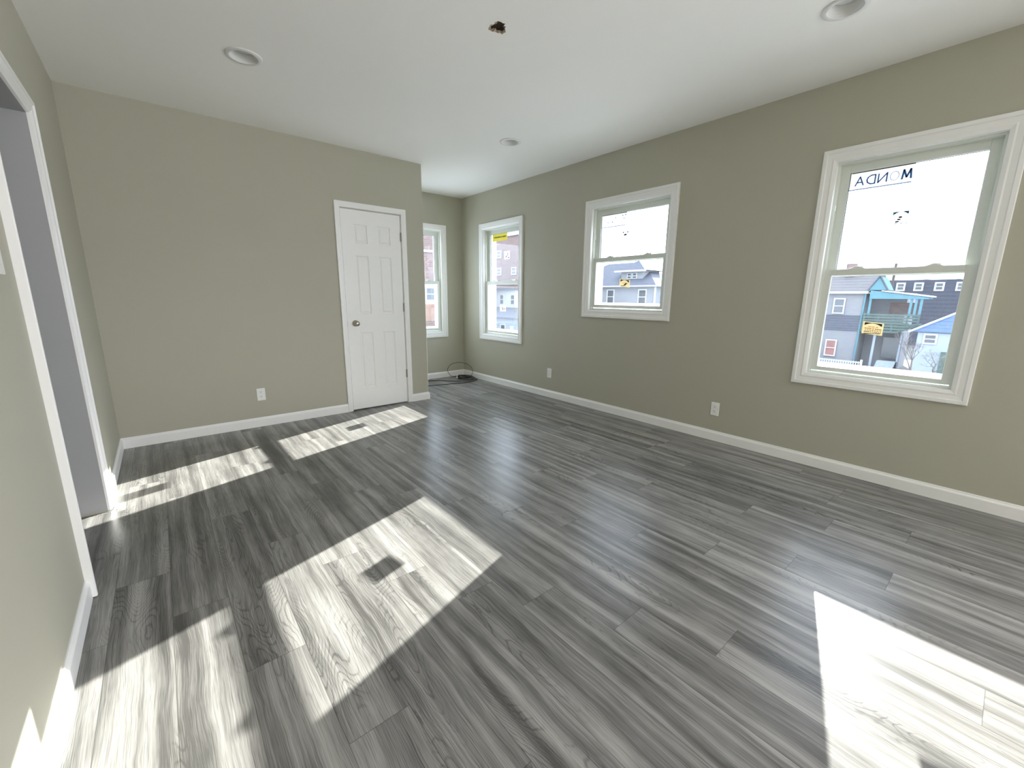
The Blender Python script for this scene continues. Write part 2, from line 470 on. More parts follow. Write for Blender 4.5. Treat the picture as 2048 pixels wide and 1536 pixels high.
# closet partition with its door opening, and the short end wall
struct(holed([(0, 0), (1.830, 0), (1.830, 2.050), (2.464, 2.050), (2.464, 0), (XP - 0.005, 0), (XP - 0.005, H), (0, H)], [], 0.11, 'wall_closet', M['wall'], lambda a, b, d: (a, YP + d, b)))
mb = MB()
R = 0.005
pr = [(XP - R, YP)] + [(XP - R + R * math.sin(t), YP + R - R * math.cos(t)) for t in [math.pi / 2 * i / 5 for i in range(1, 6)]] + [(XP, YB), (XP - 0.11, YB), (XP - 0.11, YP + 0.11), (XP - R, YP + 0.11)]
n_ = len(pr)
mb.add([(x, y, 0) for x, y in pr] + [(x, y, H) for x, y in pr], [tuple(range(n_))[::-1], tuple(range(n_, 2 * n_))] + [(i, (i + 1) % n_, n_ + (i + 1) % n_, n_ + i) for i in range(n_)])
struct(mb.build('wall_closet_end', M['wall']))
struct(MB().box((-0.12, YB, 0), (XP - 0.11, YB + 0.1, H)).build('wall_closet_back', M['wall']))
struct(MB().box((-1.35, YF - 0.15, 0), (XR, YF, H + 0.2)).build('wall_front', M['wall']))
# hallway beyond the opening on the left
struct(MB().box((-1.35, OY1, 0.010), (-0.120, OY1 + 0.1, H)).build('wall_hall', M['hall']))
struct(MB().box((-0.120, OY1 - 0.0005, 0.010), (-0.0005, OY1 + 0.02, OZ)).build('wall_hall_reveal', M['hall']))
struct(MB().box((-1.35, OY0 - 0.3, 0), (-0.12, OY0 - 0.2, H)).build('wall_hall_near', M['hall']))
struct(MB().box((-1.45, OY0 - 0.3, 0), (-1.35, OY1 + 0.1, H)).build('wall_hall_end', M['hall']))
struct(MB().box((-1.35, OY0 - 0.3, OZ + 0.0), (-0.12, OY1, OZ + 0.1)).build('ceiling_hall', M['hall']))

struct(MB().box((-0.120, OY0 + 0.0005, OZ - 0.004), (-0.0005, OY1 - 0.001, OZ + 0.01)).build('trim_2', M['hall']))
# ceiling, with round holes for the downlights and one ragged hole
LIGHTS = [(0.940, 3.170), (3.033, 3.210), (3.110, 0.745)]
def circ(x, y, r, n=40): return [(x + r * math.cos(2 * math.pi * i / n), y + r * math.sin(2 * math.pi * i / n)) for i in range(n)]
hr = []
for i in range(26):
    a = 2 * math.pi * i / 26
    rr = 0.046 * (1 + 0.16 * math.sin(3 * a + 1) + random.uniform(-0.14, 0.14))
    hr.append((1.926 + rr * 1.05 * math.cos(a), 1.972 + rr * math.sin(a)))
ce = holed(rect(-0.12, XR, YF, YB), [circ(x, y, 0.083) for x, y in LIGHTS] + [hr], 0.013, 'ceiling', [M['ceiling'], M['plaster']], lambda a, b, d: (a, b, H + d), rim=1)
struct(ce)
struct(MB().box((-0.12, YF, H + 0.21), (XR, YB, H + 0.25)).build('ceiling_attic', M['dark']))
# torn paper and plaster crumbs at the ragged hole
tp = MB()
for i in range(26):
    x, y = hr[i]
    a = math.atan2(y - 1.972, x - 1.926)
    if random.random() < 0.65:
        l = random.uniform(0.006, 0.02); w = random.uniform(0.003, 0.008)
        dx, dy = math.cos(a), math.sin(a)
        px, py = -dy * w, dx * w
        zz = H - 0.001; up = random.uniform(0.002, 0.010)
        tp.add([(x + px, y + py, zz), (x - px, y - py, zz), (x - dx * l - px * .3, y - dy * l - py * .3, zz + up), (x - dx * l * .8 + px * .4, y - dy * l * .8 + py * .4, zz + up),
                (x + px, y + py, zz + .003), (x - px, y - py, zz + .003), (x - dx * l - px * .3, y - dy * l - py * .3, zz + up + .002), (x - dx * l * .8 + px * .4, y - dy * l * .8 + py * .4, zz + up + .002)],
               [(0, 1, 2, 3), (7, 6, 5, 4), (0, 4, 5, 1), (1, 5, 6, 2), (2, 6, 7, 3), (3, 7, 4, 0)])
tpo = tp.build('torn_paper_edge', M['plaster'], ce)
struct(MB().box((1.75, 1.95, H + 0.06), (2.1, 2.1, H + 0.1)).build('ceiling_joist', M['plaster']))

# floor: planks run along the window wall, 0.18 x 1.22 m
fv, ff, fuv, frn = [], [], [], []
known = {7: 1.045, 8: .738, 9: .443, 10: .136, 11: 1.056, 12: .75, 13: .46, 14: .138, 15: .80, 16: .444, 17: .143, 1: .626, 0: .975, 2: .17, 3: .95, 4: .60, 5: .30, 6: .02}
rng = random.Random(3)
X0, X1, Y0, Y1 = -1.40, XR + 0.002, YF, YB + 0.002
k0 = int(math.floor((X0 - .078) / .18)); k1 = int(math.ceil((X1 - .078) / .18))
for k in range(k0, k1):
    j = known.get(k, rng.uniform(0, 1.22))
    xa, xb = .078 + k * .18, .078 + (k + 1) * .18
    y = j - 1.22 * math.ceil((j - Y0) / 1.22)
    while y < Y1:
        ya, yb = max(y, Y0), min(y + 1.22, Y1)
        a, b_ = max(xa, X0), min(xb, X1)
        if yb > ya and b_ > a:
            o = len(fv)
            fv += [(a, ya, 0), (b_, ya, 0), (b_, yb, 0), (a, yb, 0)]
            ff.append((o, o + 1, o + 2, o + 3))
            fuv += [(a - xa, ya - y), (b_ - xa, ya - y), (b_ - xa, yb - y), (a - xa, yb - y)]
            c_ = (rng.random(), rng.random(), rng.random(), 1)
            frn += [c_] * 4
        y += 1.22
me = bpy.data.meshes.new('floor')
me.from_pydata(fv, [], ff)
me.uv_layers.new(name='UVMap')
me.color_attributes.new('rnd', 'FLOAT_COLOR', 'CORNER')
ul = me.uv_layers['UVMap']; ca = me.color_attributes['rnd']
for i in range(len(fv)):
    ul.data[i].uv = fuv[i]; ca.data[i].color = frn[i]
me.materials.append(M['floor'])
fl = bpy.data.objects.new('floor', me); COL.objects.link(fl); struct(fl)
struct(MB().box((-1.45, YF - 0.15, -0.25), (XR, YB, -0.002)).build('floor_slab', M['dark']))

# baseboards: profile swept along a floor path (offset to the left of travel = into the room)
BH, BT = 0.0875, 0.0125
bprof = [(0, 0), (BT, 0), (BT, 0.066), (BT - 0.002, 0.071), (BT - 0.006, 0.0765), (BT - 0.0075, 0.083), (BT - 0.009, BH), (0, BH)]
def sweep_path(path, prof, name, m_=None, endcut=True):
    pts = [Vector((p[0], p[1])) for p in path]; K = len(pts); vs = []; fs = []; P = len(prof)
    for i, p in enumerate(pts):
        d0 = (pts[i] - pts[i - 1]).normalized() if i > 0 else (pts[1] - pts[0]).normalized()
        d1 = (pts[i + 1] - pts[i]).normalized() if i < K - 1 else d0
        n0, n1 = Vector((-d0.y, d0.x)), Vector((-d1.y, d1.x))
        mt = (n0 + n1).normalized(); sc_ = 1 / max(0.2, mt.dot(n0))
        for (w, z) in prof: vs.append((p.x + mt.x * w * sc_, p.y + mt.y * w * sc_, z))
    for i in range(K - 1):
        for k in range(P):
            l = (k + 1) % P
            fs.append((i * P + k, i * P + l, (i + 1) * P + l, (i + 1) * P + k))
    fs.append(tuple(range(P))); fs.append(tuple((K - 1) * P + k for k in range(P))[::-1])
    return struct(MB().add(vs, fs).build(name, m_ or M['trim']))
sweep_path([(XR, YF), (XR, YB)], bprof, 'baseboard_right')
sweep_path([(XR, YB), (XP, YB)], bprof, 'baseboard_back')
sweep_path([(XP, YB), (XP, YP), (2.521, YP)], bprof, 'baseboard_closet_end')
sweep_path([(1.778, YP), (0, YP)], bprof, 'baseboard_closet')
sweep_path([(0, YP), (0, 3.154)], bprof, 'baseboard_left_far')
sweep_path([(0, 2.178), (0, YF)], bprof, 'baseboard_left')

# casing round the opening in the left wall
cp2 = [(0, 0), (0, 0.024), (0.004, 0.027), (0.014, 0.027), (0.020, 0.021), (0.040, 0.017), (0.048, 0.019), (0.056, 0.014), (0.064, 0.010), (0.066, 0.0)]
def u_casing(a0, a1, ztop, prof, name, to3d, m_, z0=0.003):
    P = len(prof); vs = []
    for (A, s, Z, sz) in ((a0, 1, z0, 0), (a0, 1, ztop, -1), (a1, -1, ztop, -1), (a1, -1, z0, 0)):
        for (w, d) in prof: vs.append(to3d(A + s * w, d, Z + sz * w))
    fs = []
    for i in range(3):
        for k in range(P):
            l = (k + 1) % P
            fs.append((i * P + k, i * P + l, (i + 1) * P + l, (i + 1) * P + k))
    fs.append(tuple(range(P))); fs.append(tuple(3 * P + k for k in range(P))[::-1])
    return MB().add(vs, fs).build(name, m_)
struct(u_casing(2.178, 3.156, 2.106, cp2, 'trim_1', lambda a, d, z: (d, a, z), M['trim'], 0.006))

# ------------------------------------------------------------------ closet door
DX0, DX1 = 1.8362, 2.4588
door = empty('door_1', ((DX0 + DX1) / 2, YP, 0), 'structure')
dp = [(0, 0), (0, 0.013), (0.003, 0.0155), (0.030, 0.015), (0.040, 0.012), (0.052, 0.009), (0.0545, 0.0)]
keep(u_casing(1.778, 2.521, 2.110, dp, 'door_casing', lambda a, d, z: (a, YP - d, z), M['trim'], 0.002), door)
mb = MB()
mb.box((1.8302, YP + 0.0005, 0.001), (1.8325, YP + 0.11, 2.05)); mb.box((2.4622, YP + 0.0005, 0.001), (2.4638, YP + 0.11, 2.05)); mb.box((1.8302, YP + 0.0005, 2.0482), (2.4638, YP + 0.11, 2.0498))
keep(mb.build('door_jamb', M['trim']), door)
struct(MB().box((0.05, YP + 0.60, 0.001), (2.6, YP + 0.62, H - 0.01)).build('wall_closet_inside', M['wall']))
cols = [(1.957, 2.096), (2.203, 2.342)]
rows = [(0.235, 0.830), (1.020, 1.608), (1.728, 1.912)]
sl = holed(rect(DX0, DX1, 0.012, 2.045), [rect(a, b_, c, d) for a, b_ in cols for c, d in rows], 0.034, 'slab', M['door'], lambda a, b, d: (a, YP + 0.004 + d, b))
keep(sl, door)
for ci, (a, b_) in enumerate(cols):
    for (c, d) in rows:
        steps = [(0, 0), (0.007, 0.007), (0.014, 0.009), (0.018, 0.009), (0.030, 0.003), (0.034, 0.0025)]
        vs = []; fs = []
        for (i_, dep) in steps:
            y = YP + 0.004 + dep
            vs += [(a + i_, y, c + i_), (b_ - i_, y, c + i_), (b_ - i_, y, d - i_), (a + i_, y, d - i_)]
        for s_ in range(len(steps) - 1):
            for k in range(4):
                l = (k + 1) % 4
                fs.append((s_ * 4 + k, s_ * 4 + l, s_ * 4 + 4 + l, s_ * 4 + 4 + k))
        e = (len(steps) - 1) * 4
        fs.append((e, e + 1, e + 2, e + 3))
        o = len(vs); y = YP + 0.030
        vs += [(a, y, c), (b_, y, c), (b_, y, d), (a, y, d)]
        fs += [(o + 3, o + 2, o + 1, o)] + [(k, o + k, o + (k + 1) % 4, (k + 1) % 4) for k in range(4)]
        keep(MB().add(vs, fs).build('panel', M['door']), door)
kx, kz = 1.917, 0.928
kn = MB().lathe([(0.0, 0.066), (0.012, 0.0655), (0.0215, 0.062), (0.0265, 0.054), (0.0255, 0.045), (0.019, 0.037), (0.012, 0.031), (0.0115, 0.012), (0.020, 0.009)], (kx, YP + 0.004, kz), (0, -1, 0), 32)
keep(kn.build('knob', M['nickel'], smooth=True), door)
keep(MB().lathe([(0.0, 0.010), (0.020, 0.0095), (0.029, 0.007), (0.0325, 0.002), (0.0325, -0.001)], (kx, YP + 0.004, kz), (0, -1, 0), 32).build('rosette', M['nickel'], smooth=True), door)
keep(MB().box((DX0 - 0.003, YP + 0.001, kz - 0.028), (DX0 - 0.0005, YP + 0.02, kz + 0.028)).build('latch_plate', M['hinge']), door)
for hz in (1.826, 1.085, 0.342):
    hg = MB()
    for i in range(5):
        a = hz - 0.044 + i * 0.0178
        hg.lathe([(0.0068, 0), (0.0068, 0.0166)], (DX1 + 0.002, YP - 0.0075, a), (0, 0, 1), 14)
    hg.lathe([(0.0045, 0), (0.0045, 0.005), (0.002, 0.008)], (DX1 + 0.002, YP - 0.0075, hz + 0.045), (0, 0, 1), 12)
    hg.box((DX1 - 0.004, YP - 0.006, hz - 0.044), (DX1 + 0.007, YP + 0.0035, hz + 0.044))
    keep(hg.build('hinge', M['hinge']), door)

# ------------------------------------------------------------------ recessed ceiling lights
def make_light():
    r = empty('recessed_light', (0, 0, 0))
    MB().lathe([(0.0985, 0.0), (0.0985, -0.003), (0.096, -0.0055), (0.078, -0.0075), (0.0745, -0.0065), (0.0735, -0.002), (0.0745, 0.0), (0.0985, 0.0)], (0, 0, 0), (0, 0, 1), 56, caps=False).build('trim_ring', M['lamp_trim'], r, smooth=True)
    pf = [(0.0745, -0.004)]
    for i in range(1, 9):
        t = i / 8; rr = 0.0735 - 0.021 * t; zz = -0.004 + 0.048 * t
        pf += [(rr + 0.0012, zz - 0.004), (rr - 0.0008, zz - 0.002), (rr, zz)]
    pf += [(0.080, 0.05), (0.0775, 0.012), (0.0745, -0.004)]
    MB().lathe(pf, (0, 0, 0), (0, 0, 1), 56, caps=False).build('baffle', M['lamp_trim'], r, smooth=True)
    MB().lathe([(0.0, 0.030), (0.03, 0.031), (0.050, 0.036), (0.0555, 0.041), (0.0555, 0.055), (0.0, 0.055)], (0, 0, 0), (0, 0, 1), 48, caps=False).build('lens', M['lens'], r, smooth=True)
    return r
L0 = make_light()
labs = ['unlit white recessed ceiling light nearest the closet wall on the left', 'unlit white recessed ceiling light, the small far one above the middle window', 'unlit white recessed ceiling light cut by the top edge of the picture at right']
for i, (x, y) in enumerate(LIGHTS):
    o = L0 if i == 0 else copy_tree(L0)
    o.location = (x, y, H)
    tag(o, labs[i], 'ceiling light', 'recessed ceiling lights')

# ------------------------------------------------------------------ wall outlets (local: plate in XZ plane, facing -Y)
def make_outlet():
    r = empty('wall_outlet', (0, 0, 0))
    MB().box((-0.035, -0.006, -0.0575), (0.035, 0, 0.0575)).build('cover_plate', M['plastic'], r, bevel=0.003)
    for s in (-1, 1):
        zc = s * 0.0195
        n = 24
        pts = []
        for i in range(n):
            a = 2 * math.pi * i / n
            pts.append((0.0170 * math.cos(a), max(-0.0142, min(0.0142, 0.0170 * math.sin(a)))))
        vs = [(x, -0.0062, zc + z) for x, z in pts] + [(x, -0.0085, zc + z) for x, z in pts]
        rc = MB().add(vs, [tuple(range(n)), tuple(range(n, 2 * n))[::-1]] + [(i, (i + 1) % n, n + (i + 1) % n, n + i) for i in range(n)]).build('receptacle', M['plastic'], r)
        sl_ = MB()
        sl_.box((-0.0075, -0.0089, zc + 0.0005), (-0.0050, -0.0086, zc + 0.0095)); sl_.box((0.0052, -0.0089, zc + 0.002), (0.0074, -0.0086, zc + 0.009))
        sl_.lathe([(0.0, 0), (0.0028, 0), (0.0028, 0.0003), (0, 0.0003)], (0, -0.0086, zc - 0.0065), (0, -1, 0), 12, caps=False)
        sl_.build('slots', M['slot'], rc)
    MB().lathe([(0.0, 0.0012), (0.0022, 0.001), (0.003, 0.0)], (0, -0.006, 0), (0, -1, 0), 12, caps=False).build('screw', M['plastic'], r)
    return r
O0 = make_outlet()
for i, (loc, rz, lab) in enumerate([((0.9965, YP, 0.3045), 0, 'white duplex wall outlet low on the closet wall, left of the door'),
                                    ((XR, 1.514, 0.2795), math.pi / 2 * -1, 'white duplex wall outlet low on the window wall, nearer the big window'),
                                    ((XR, 3.538, 0.301), math.pi / 2 * -1, 'white duplex wall outlet low on the window wall, the far one near the corner')]):
    o = O0 if i == 0 else copy_tree(O0)
    o.location = loc; o.rotation_euler = (0, 0, rz)
    tag(o, lab, 'outlet', 'wall outlets')

# light switch at the left edge of the picture
sw = empty('light_switch', (0, 1.958, 1.345))
tag(sw, 'white light switch plate on the left wall beside the cased opening', 'light switch')
keep(MB().box((0, 1.898, 1.268), (0.006, 2.030, 1.392)).build('cover_plate', M['plastic'], bevel=0.003), sw)
for yy in (1.931, 1.985):
    rk = MB().box((0.005, yy - 0.0165, 1.297), (0.009, yy + 0.0165, 1.363)).build('rocker', M['plastic'], bevel=0.0015)
    keep(rk, sw)

# ------------------------------------------------------------------ stickers on the panes
def st_box(mb, mp, u0, u1, z0, z1, d, th=0.0006, mi=0, sk=0.0):
    """thin label, sk = shear so it can sit tilted: dz per du"""
    vs = []
    for dd in (d, d - th):
        for (u, z) in ((u0, z0), (u1, z0), (u1, z1), (u0, z1)):
            vs.append(mp((u, dd, z + (u - (u0 + u1) / 2) * sk)))
    return mb.add(vs, [(0, 1, 2, 3), (7, 6, 5, 4), (0, 4, 5, 1), (1, 5, 6, 2), (2, 6, 7, 3), (3, 7, 4, 0)], mi)
def label(name, mp, u0, u1, z0, z1, d, base, lab, cat, arc, lines, sk=0.0, split=False):
    root = empty(name, mp(((u0 + u1) / 2, d, z0)))
    tag(root, lab, cat)
    if base is not None:
        bo = st_box(MB(), mp, u0, u1, z0, z1, d, sk=sk).build('paper', base)
        keep(bo, root)
    W_, H_ = u1 - u0, z1 - z0; uc = (u0 + u1) / 2
    if arc:
        m_, hgt = arc
        n = 14; up, dn = [], []
        for i in range(n + 1):
            t = i / n * 2 - 1
            u = uc + t * W_ * 0.42
            up.append((u, z1 - H_ * 0.06)); dn.append((u, z1 - H_ * (0.10 + hgt * t * t)))
        vs = []
        for dd in (d - 0.0008, d - 0.0012):
            vs += [mp((u, dd, z + (u - uc) * sk)) for u, z in up + dn[::-1]]
        K = 2 * (n + 1)
        fs = []
        for i in range(n):
            fs.append((i, i + 1, K - 2 - i, K - 1 - i)); fs.append((K + i, K + K - 1 - i, K + K - 2 - i, K + i + 1))
        keep(MB().add(vs, fs).build('printed_arc', m_), root)
    mats_, mb_ = [], {}
    for q_, (m_, f0, f1, g, th_) in enumerate(lines):           # f along width (0..1), g height fraction, th_ thickness fraction
        mb2 = mb_.setdefault((m_.name, q_ if split else 0), (m_, MB()))[1]
        st_box(mb2, mp, u0 + W_ * f0, u0 + W_ * f1, z0 + H_ * (g - th_ / 2) + 0, z0 + H_ * (g + th_ / 2), d - 0.0008, 0.0004)
        if sk:
            for i in range(len(mb2.v) - 8, len(mb2.v)):
                v = mb2.v[i]; u = v[1] if mp is wx else v[0]
                um = u0 + W_ * (f0 + f1) / 2
                mb2.v[i] = (v[0], v[1], v[2] + (um - uc) * sk)
    for m_, mb2 in mb_.values():
        keep(mb2.build('printed_mark' if split else 'printed_lines', m_), root)
    return root
def dashes(m_, g, th_, n, a=0.1, b_=0.9, seed=0, fill=0.7):
    r = random.Random(seed); out = []; w = (b_ - a) / n
    for i in range(n):
        out.append((m_, a + i * w, a + i * w + w * r.uniform(fill - 0.2, min(1, fill + 0.2)), g, th_))
    return out
I = M
# window 1: the cream label on the lower pane
label('window_sticker', wx, 0.520, 0.628, 0.986, 1.066, 0.0485, I['cream'], 'cream sticker with black arc on the lower pane of the big right window', 'sticker',
      (I['ink_black'], 0.20), dashes(I['ink_orange'], 0.62, 0.05, 3, 0.25, 0.75, 1) + dashes(I['ink_orange'], 0.47, 0.07, 7, 0.08, 0.92, 2) + dashes(I['ink_orange'], 0.33, 0.06, 7, 0.08, 0.92, 3)
      + dashes(I['ink_black'], 0.20, 0.06, 9, 0.08, 0.92, 4) + [(I['ink_black'], 0.12, 0.9, 0.08, 0.05)], sk=0.10)
# window 1: clear label on the upper pane, seen against the sky
label('window_sticker', wx, 0.500, 0.590, 1.682, 1.764, 0.0855, None, 'pale see-through sticker with teal arc on the upper pane of the big window', 'sticker',
      (I['ink_teal'], 0.24), dashes(I['ink_orange'], 0.62, 0.03, 3, 0.2, 0.8, 5) + dashes(I['ink_orange'], 0.48, 0.03, 4, 0.1, 0.9, 6) + dashes(I['ink_orange'], 0.34, 0.03, 5, 0.1, 0.9, 7)
      + dashes(I['ink_black'], 0.20, 0.05, 6, 0.05, 0.95, 8, 0.35) + [(I['ink_black'], 0.08, 0.92, 0.06, 0.05), (I['ink_black'], 0.40, 0.58, 0.52, 0.14), (I['ink_black'], 0.46, 0.64, 0.36, 0.12), (I['ink_black'], 0.54, 0.74, 0.20, 0.12)])
# window 2
label('window_sticker', wx, 2.497, 2.618, 1.318, 1.392, 0.0485, I['cream'], 'cream sticker with black arc on the lower pane of the middle window', 'sticker',
      (I['ink_black'], 0.30), dashes(I['ink_orange'], 0.5, 0.06, 3, 0.15, 0.8, 9) + [(I['ink_black'], 0.30, 0.45, 0.45, 0.2), (I['ink_black'], 0.38, 0.55, 0.30, 0.2), (I['ink_black'], 0.5, 0.85, 0.12, 0.07)], sk=0.12)
label('window_sticker', wx, 2.568, 2.650, 1.785, 1.862, 0.0855, None, 'small see-through sticker on the bright upper pane of the middle window', 'sticker',
      (I['ink_teal'], 0.24), [(I['ink_black'], 0.3, 0.72, 0.55, 0.22)] + dashes(I['ink_orange'], 0.12, 0.05, 4, 0.1, 0.9, 11))
# window 3
label('window_sticker', wx, 4.425, 4.545, 1.703, 1.808, 0.0855, I['film'], 'white sticker with dark marks on the upper pane of the narrow corner window', 'sticker',
      None, [(I['ink_black'], 0.1, 0.28, 0.18, 0.14), (I['ink_black'], 0.55, 0.72, 0.30, 0.12), (I['ink_black'], 0.44, 0.60, 0.40, 0.12), (I['ink_black'], 0.30, 0.38, 0.62, 0.4)])
label('window_sticker', wx, 4.455, 4.585, 1.015, 1.100, 0.0485, I['film'], 'white sticker with dark marks on the lower pane of the narrow corner window', 'sticker',
      None, [(I['ink_black'], 0.42, 0.55, 0.35, 0.3), (I['ink_black'], 0.5, 0.62, 0.6, 0.2), (I['ink_black'], 0.1, 0.9, 0.92, 0.06), (I['ink_orange'], 0.1, 0.3, 0.4, 0.2)])
label('yellow_label', wx, 4.480, 4.800, 1.952, 2.046, 0.0855, I['yellow'], 'yellow maker label across the top of the narrow corner window', 'sticker',
      None, dashes(I['ink_black'], 0.55, 0.16, 14, 0.08, 0.92, 12, 0.6) + dashes(I['ink_black'], 0.48, 0.10, 11, 0.1, 0.9, 13, 0.5))
# window 1: printed film banner; its writing faces the street, so it reads mirrored from inside
bn = label('window_banner', wx, 0.518, 0.838, 1.925, 2.037, 0.0855, I['film'], 'white film banner with mirrored blue letters atop the big right window', 'banner',
      None, [(I['ink_black'], 0.0, 0.97, 0.965, 0.045), (I['ink_blue'], 0.02, 0.99, 0.03, 0.045)])
def letters(txt, u_start, u_end, z0, hgt, d, m_, parent):
    """letters laid left to right for a viewer outside (u rising), drawn as strokes"""
    G = {'M': [[(0, 0), (0.12, 1), (0.5, 0.15), (0.88, 1), (1, 0)]],
         'O': [[(0.5 + 0.5 * math.cos(a), 0.5 + 0.5 * math.sin(a)) for a in [2 * math.pi * i / 22 for i in range(23)]]],
         'N': [[(0, 0), (0, 1), (1, 0), (1, 1)]],
         'D': [[(0, 0), (0, 1), (0.5, 1), (0.88, 0.8), (1, 0.5), (0.88, 0.2), (0.5, 0), (0, 0)]],
         'A': [[(0, 0), (0.5, 1), (1, 0)], [(0.22, 0.35), (0.78, 0.35)]]}
    n = len(txt); w = (u_end - u_start) / n
    for i, ch in enumerate(txt):
        mb = MB(); thin = 0.0013 if ch == 'O' else (0.0048 if ch == 'M' else 0.0036)
        for st in G[ch]:
            for (a, b_) in zip(st[:-1], st[1:]):
                p = Vector((u_start + i * w + w * (0.14 + 0.72 * a[0]), z0 + hgt * a[1])); q = Vector((u_start + i * w + w * (0.14 + 0.72 * b_[0]), z0 + hgt * b_[1]))
                t = (q - p).normalized(); nn = Vector((-t.y, t.x)) * thin
                p2, q2 = p - t * thin * .6, q + t * thin * .6
                vs = [wx((v.x, dd, v.y)) for dd in (d, d - 0.0004) for v in (p2 + nn, q2 + nn, q2 - nn, p2 - nn)]
                mb.add(vs, [(0, 1, 2, 3), (7, 6, 5, 4), (0, 4, 5, 1), (1, 5, 6, 2), (2, 6, 7, 3), (3, 7, 4, 0)])
        keep(mb.build('letter', m_), parent)
letters('MONDA', 0.522, 0.812, 1.953, 0.052, 0.0846, M['ink_blue'], bn)
bn2 = label('window_banner', wx, 2.605, 2.914, 1.915, 2.043, 0.0855, I['film'], 'white film banner with faded marks in the top corner of the middle window', 'banner',
      None, [(I['ink_black'], 0.0, 0.98, 0.97, 0.05), (I['ink_blue'], 0.05, 0.98, 0.05, 0.03), (I['ink_teal'], 0.03, 0.07, 0.80, 0.06), (I['ink_teal'], 0.14, 0.17, 0.78, 0.09), (I['ink_teal'], 0.09, 0.12, 0.56, 0.07),
             (I['ink_teal'], 0.42, 0.45, 0.70, 0.07), (I['ink_teal'], 0.54, 0.57, 0.40, 0.10), (I['ink_teal'], 0.72, 0.75, 0.40, 0.07), (I['ink_teal'], 0.86, 0.88, 0.60, 0.06)], split=True)

# ------------------------------------------------------------------ coil of cable in the far corner
def smooth_pts(P, n=8, closed=False):
    P = [Vector(p) for p in P]; K = len(P); out = []
    rngk = K if closed else K - 1
    for i in range(rngk):
        p0 = P[(i - 1) % K] if closed or i > 0 else P[i]; p1 = P[i]; p2 = P[(i + 1) % K]; p3 = P[(i + 2) % K] if closed or i + 2 < K else P[(i + 1) % K]
        for s in range(n):
            t = s / n
            out.append(0.5 * ((2 * p1) + (-p0 + p2) * t + (2 * p0 - 5 * p1 + 4 * p2 - p3) * t * t + (-p0 + 3 * p1 - 3 * p2 + p3) * t ** 3))
    if not closed: out.append(P[-1])
    return out
coil = empty('cable_coil', (3.72, 5.12, 0))
tag(coil, 'loose coil of black cable on the floor in the far corner', 'cable')
CR = 0.0042
pts = []
for i in range(5 * 16):                                        # tight coil
    a = 2 * math.pi * i / 16; k = i / 16
    rr = 0.090 + 0.020 * math.sin(k * 2.4) + 0.005 * k
    pts.append((3.775 + rr * 0.95 * math.cos(a), 5.155 + rr * 1.25 * math.sin(a) * 0.95, CR + 0.007 * k + 0.006 * (1 + math.sin(a * 1.0 + k))))
keep(MB().tube(smooth_pts(pts, 2), CR, 8).build('coiled_cable', M['cable'], smooth=True), coil)
big = [(3.70, 5.03, CR + .01), (3.86, 5.02, CR), (3.865, 4.96, CR), (3.72, 4.895, CR), (3.564, 4.885, CR), (3.373, 4.935, CR), (3.186, 4.985, CR), (3.04, 5.05, CR), (2.98, 5.17, CR), (3.06, 5.29, CR), (3.19, 5.325, CR), (3.32, 5.29, CR), (3.423, 5.215, CR), (3.50, 5.08, CR + .002), (3.60, 4.965, CR + 0.009), (3.70, 4.93, CR + 0.008), (3.80, 4.96, CR + 0.009), (3.87, 5.05, CR + .004), (3.88, 5.18, CR + 0.02)]
keep(MB().tube(smooth_pts(big, 8), CR, 8).build('loose_loop', M['cable'], smooth=True), coil)
c0 = Vector((3.70, 5.16, 0.128)); ru = Vector((0.77, -0.64, 0))
loop = []
for i in range(29):
    a = math.radians(-118 + 300 * i / 28 * -1 + 0)
    a = math.radians(-145 - (i / 28) * 250)
    loop.append(c0 + ru * (0.186 * math.cos(a)) + Vector((0.0, 0.02, 0)) * math.sin(a) + Vector((0, 0, 1)) * (0.122 * math.sin(a)))
e0, e1 = loop[0], loop[-1]
loop = [Vector((3.715, 5.19, 0.045)), Vector((3.64, 5.24, 0.03))] + loop + [Vector((3.88, 5.03, 0.02)), Vector((3.86, 5.10, 0.012))]
keep(MB().tube(smooth_pts(loop, 3), CR * 0.72, 8).build('standing_loop', M['cable'], smooth=True), coil)
pc = MB().lathe([(0.0, 0.0), (0.010, 0.001), (0.0115, 0.006), (0.0115, 0.018), (0.008, 0.022), (0.008, 0.034), (0.0115, 0.038), (0.0115, 0.050), (0.006, 0.052), (0, 0.053)], (3.655, 5.185, 0.016), (0.12, -0.05, 1), 16)
po = pc.build('cable_connector', M['plastic'], smooth=True)
keep(po, coil); po['label'] = 'white plastic connector'

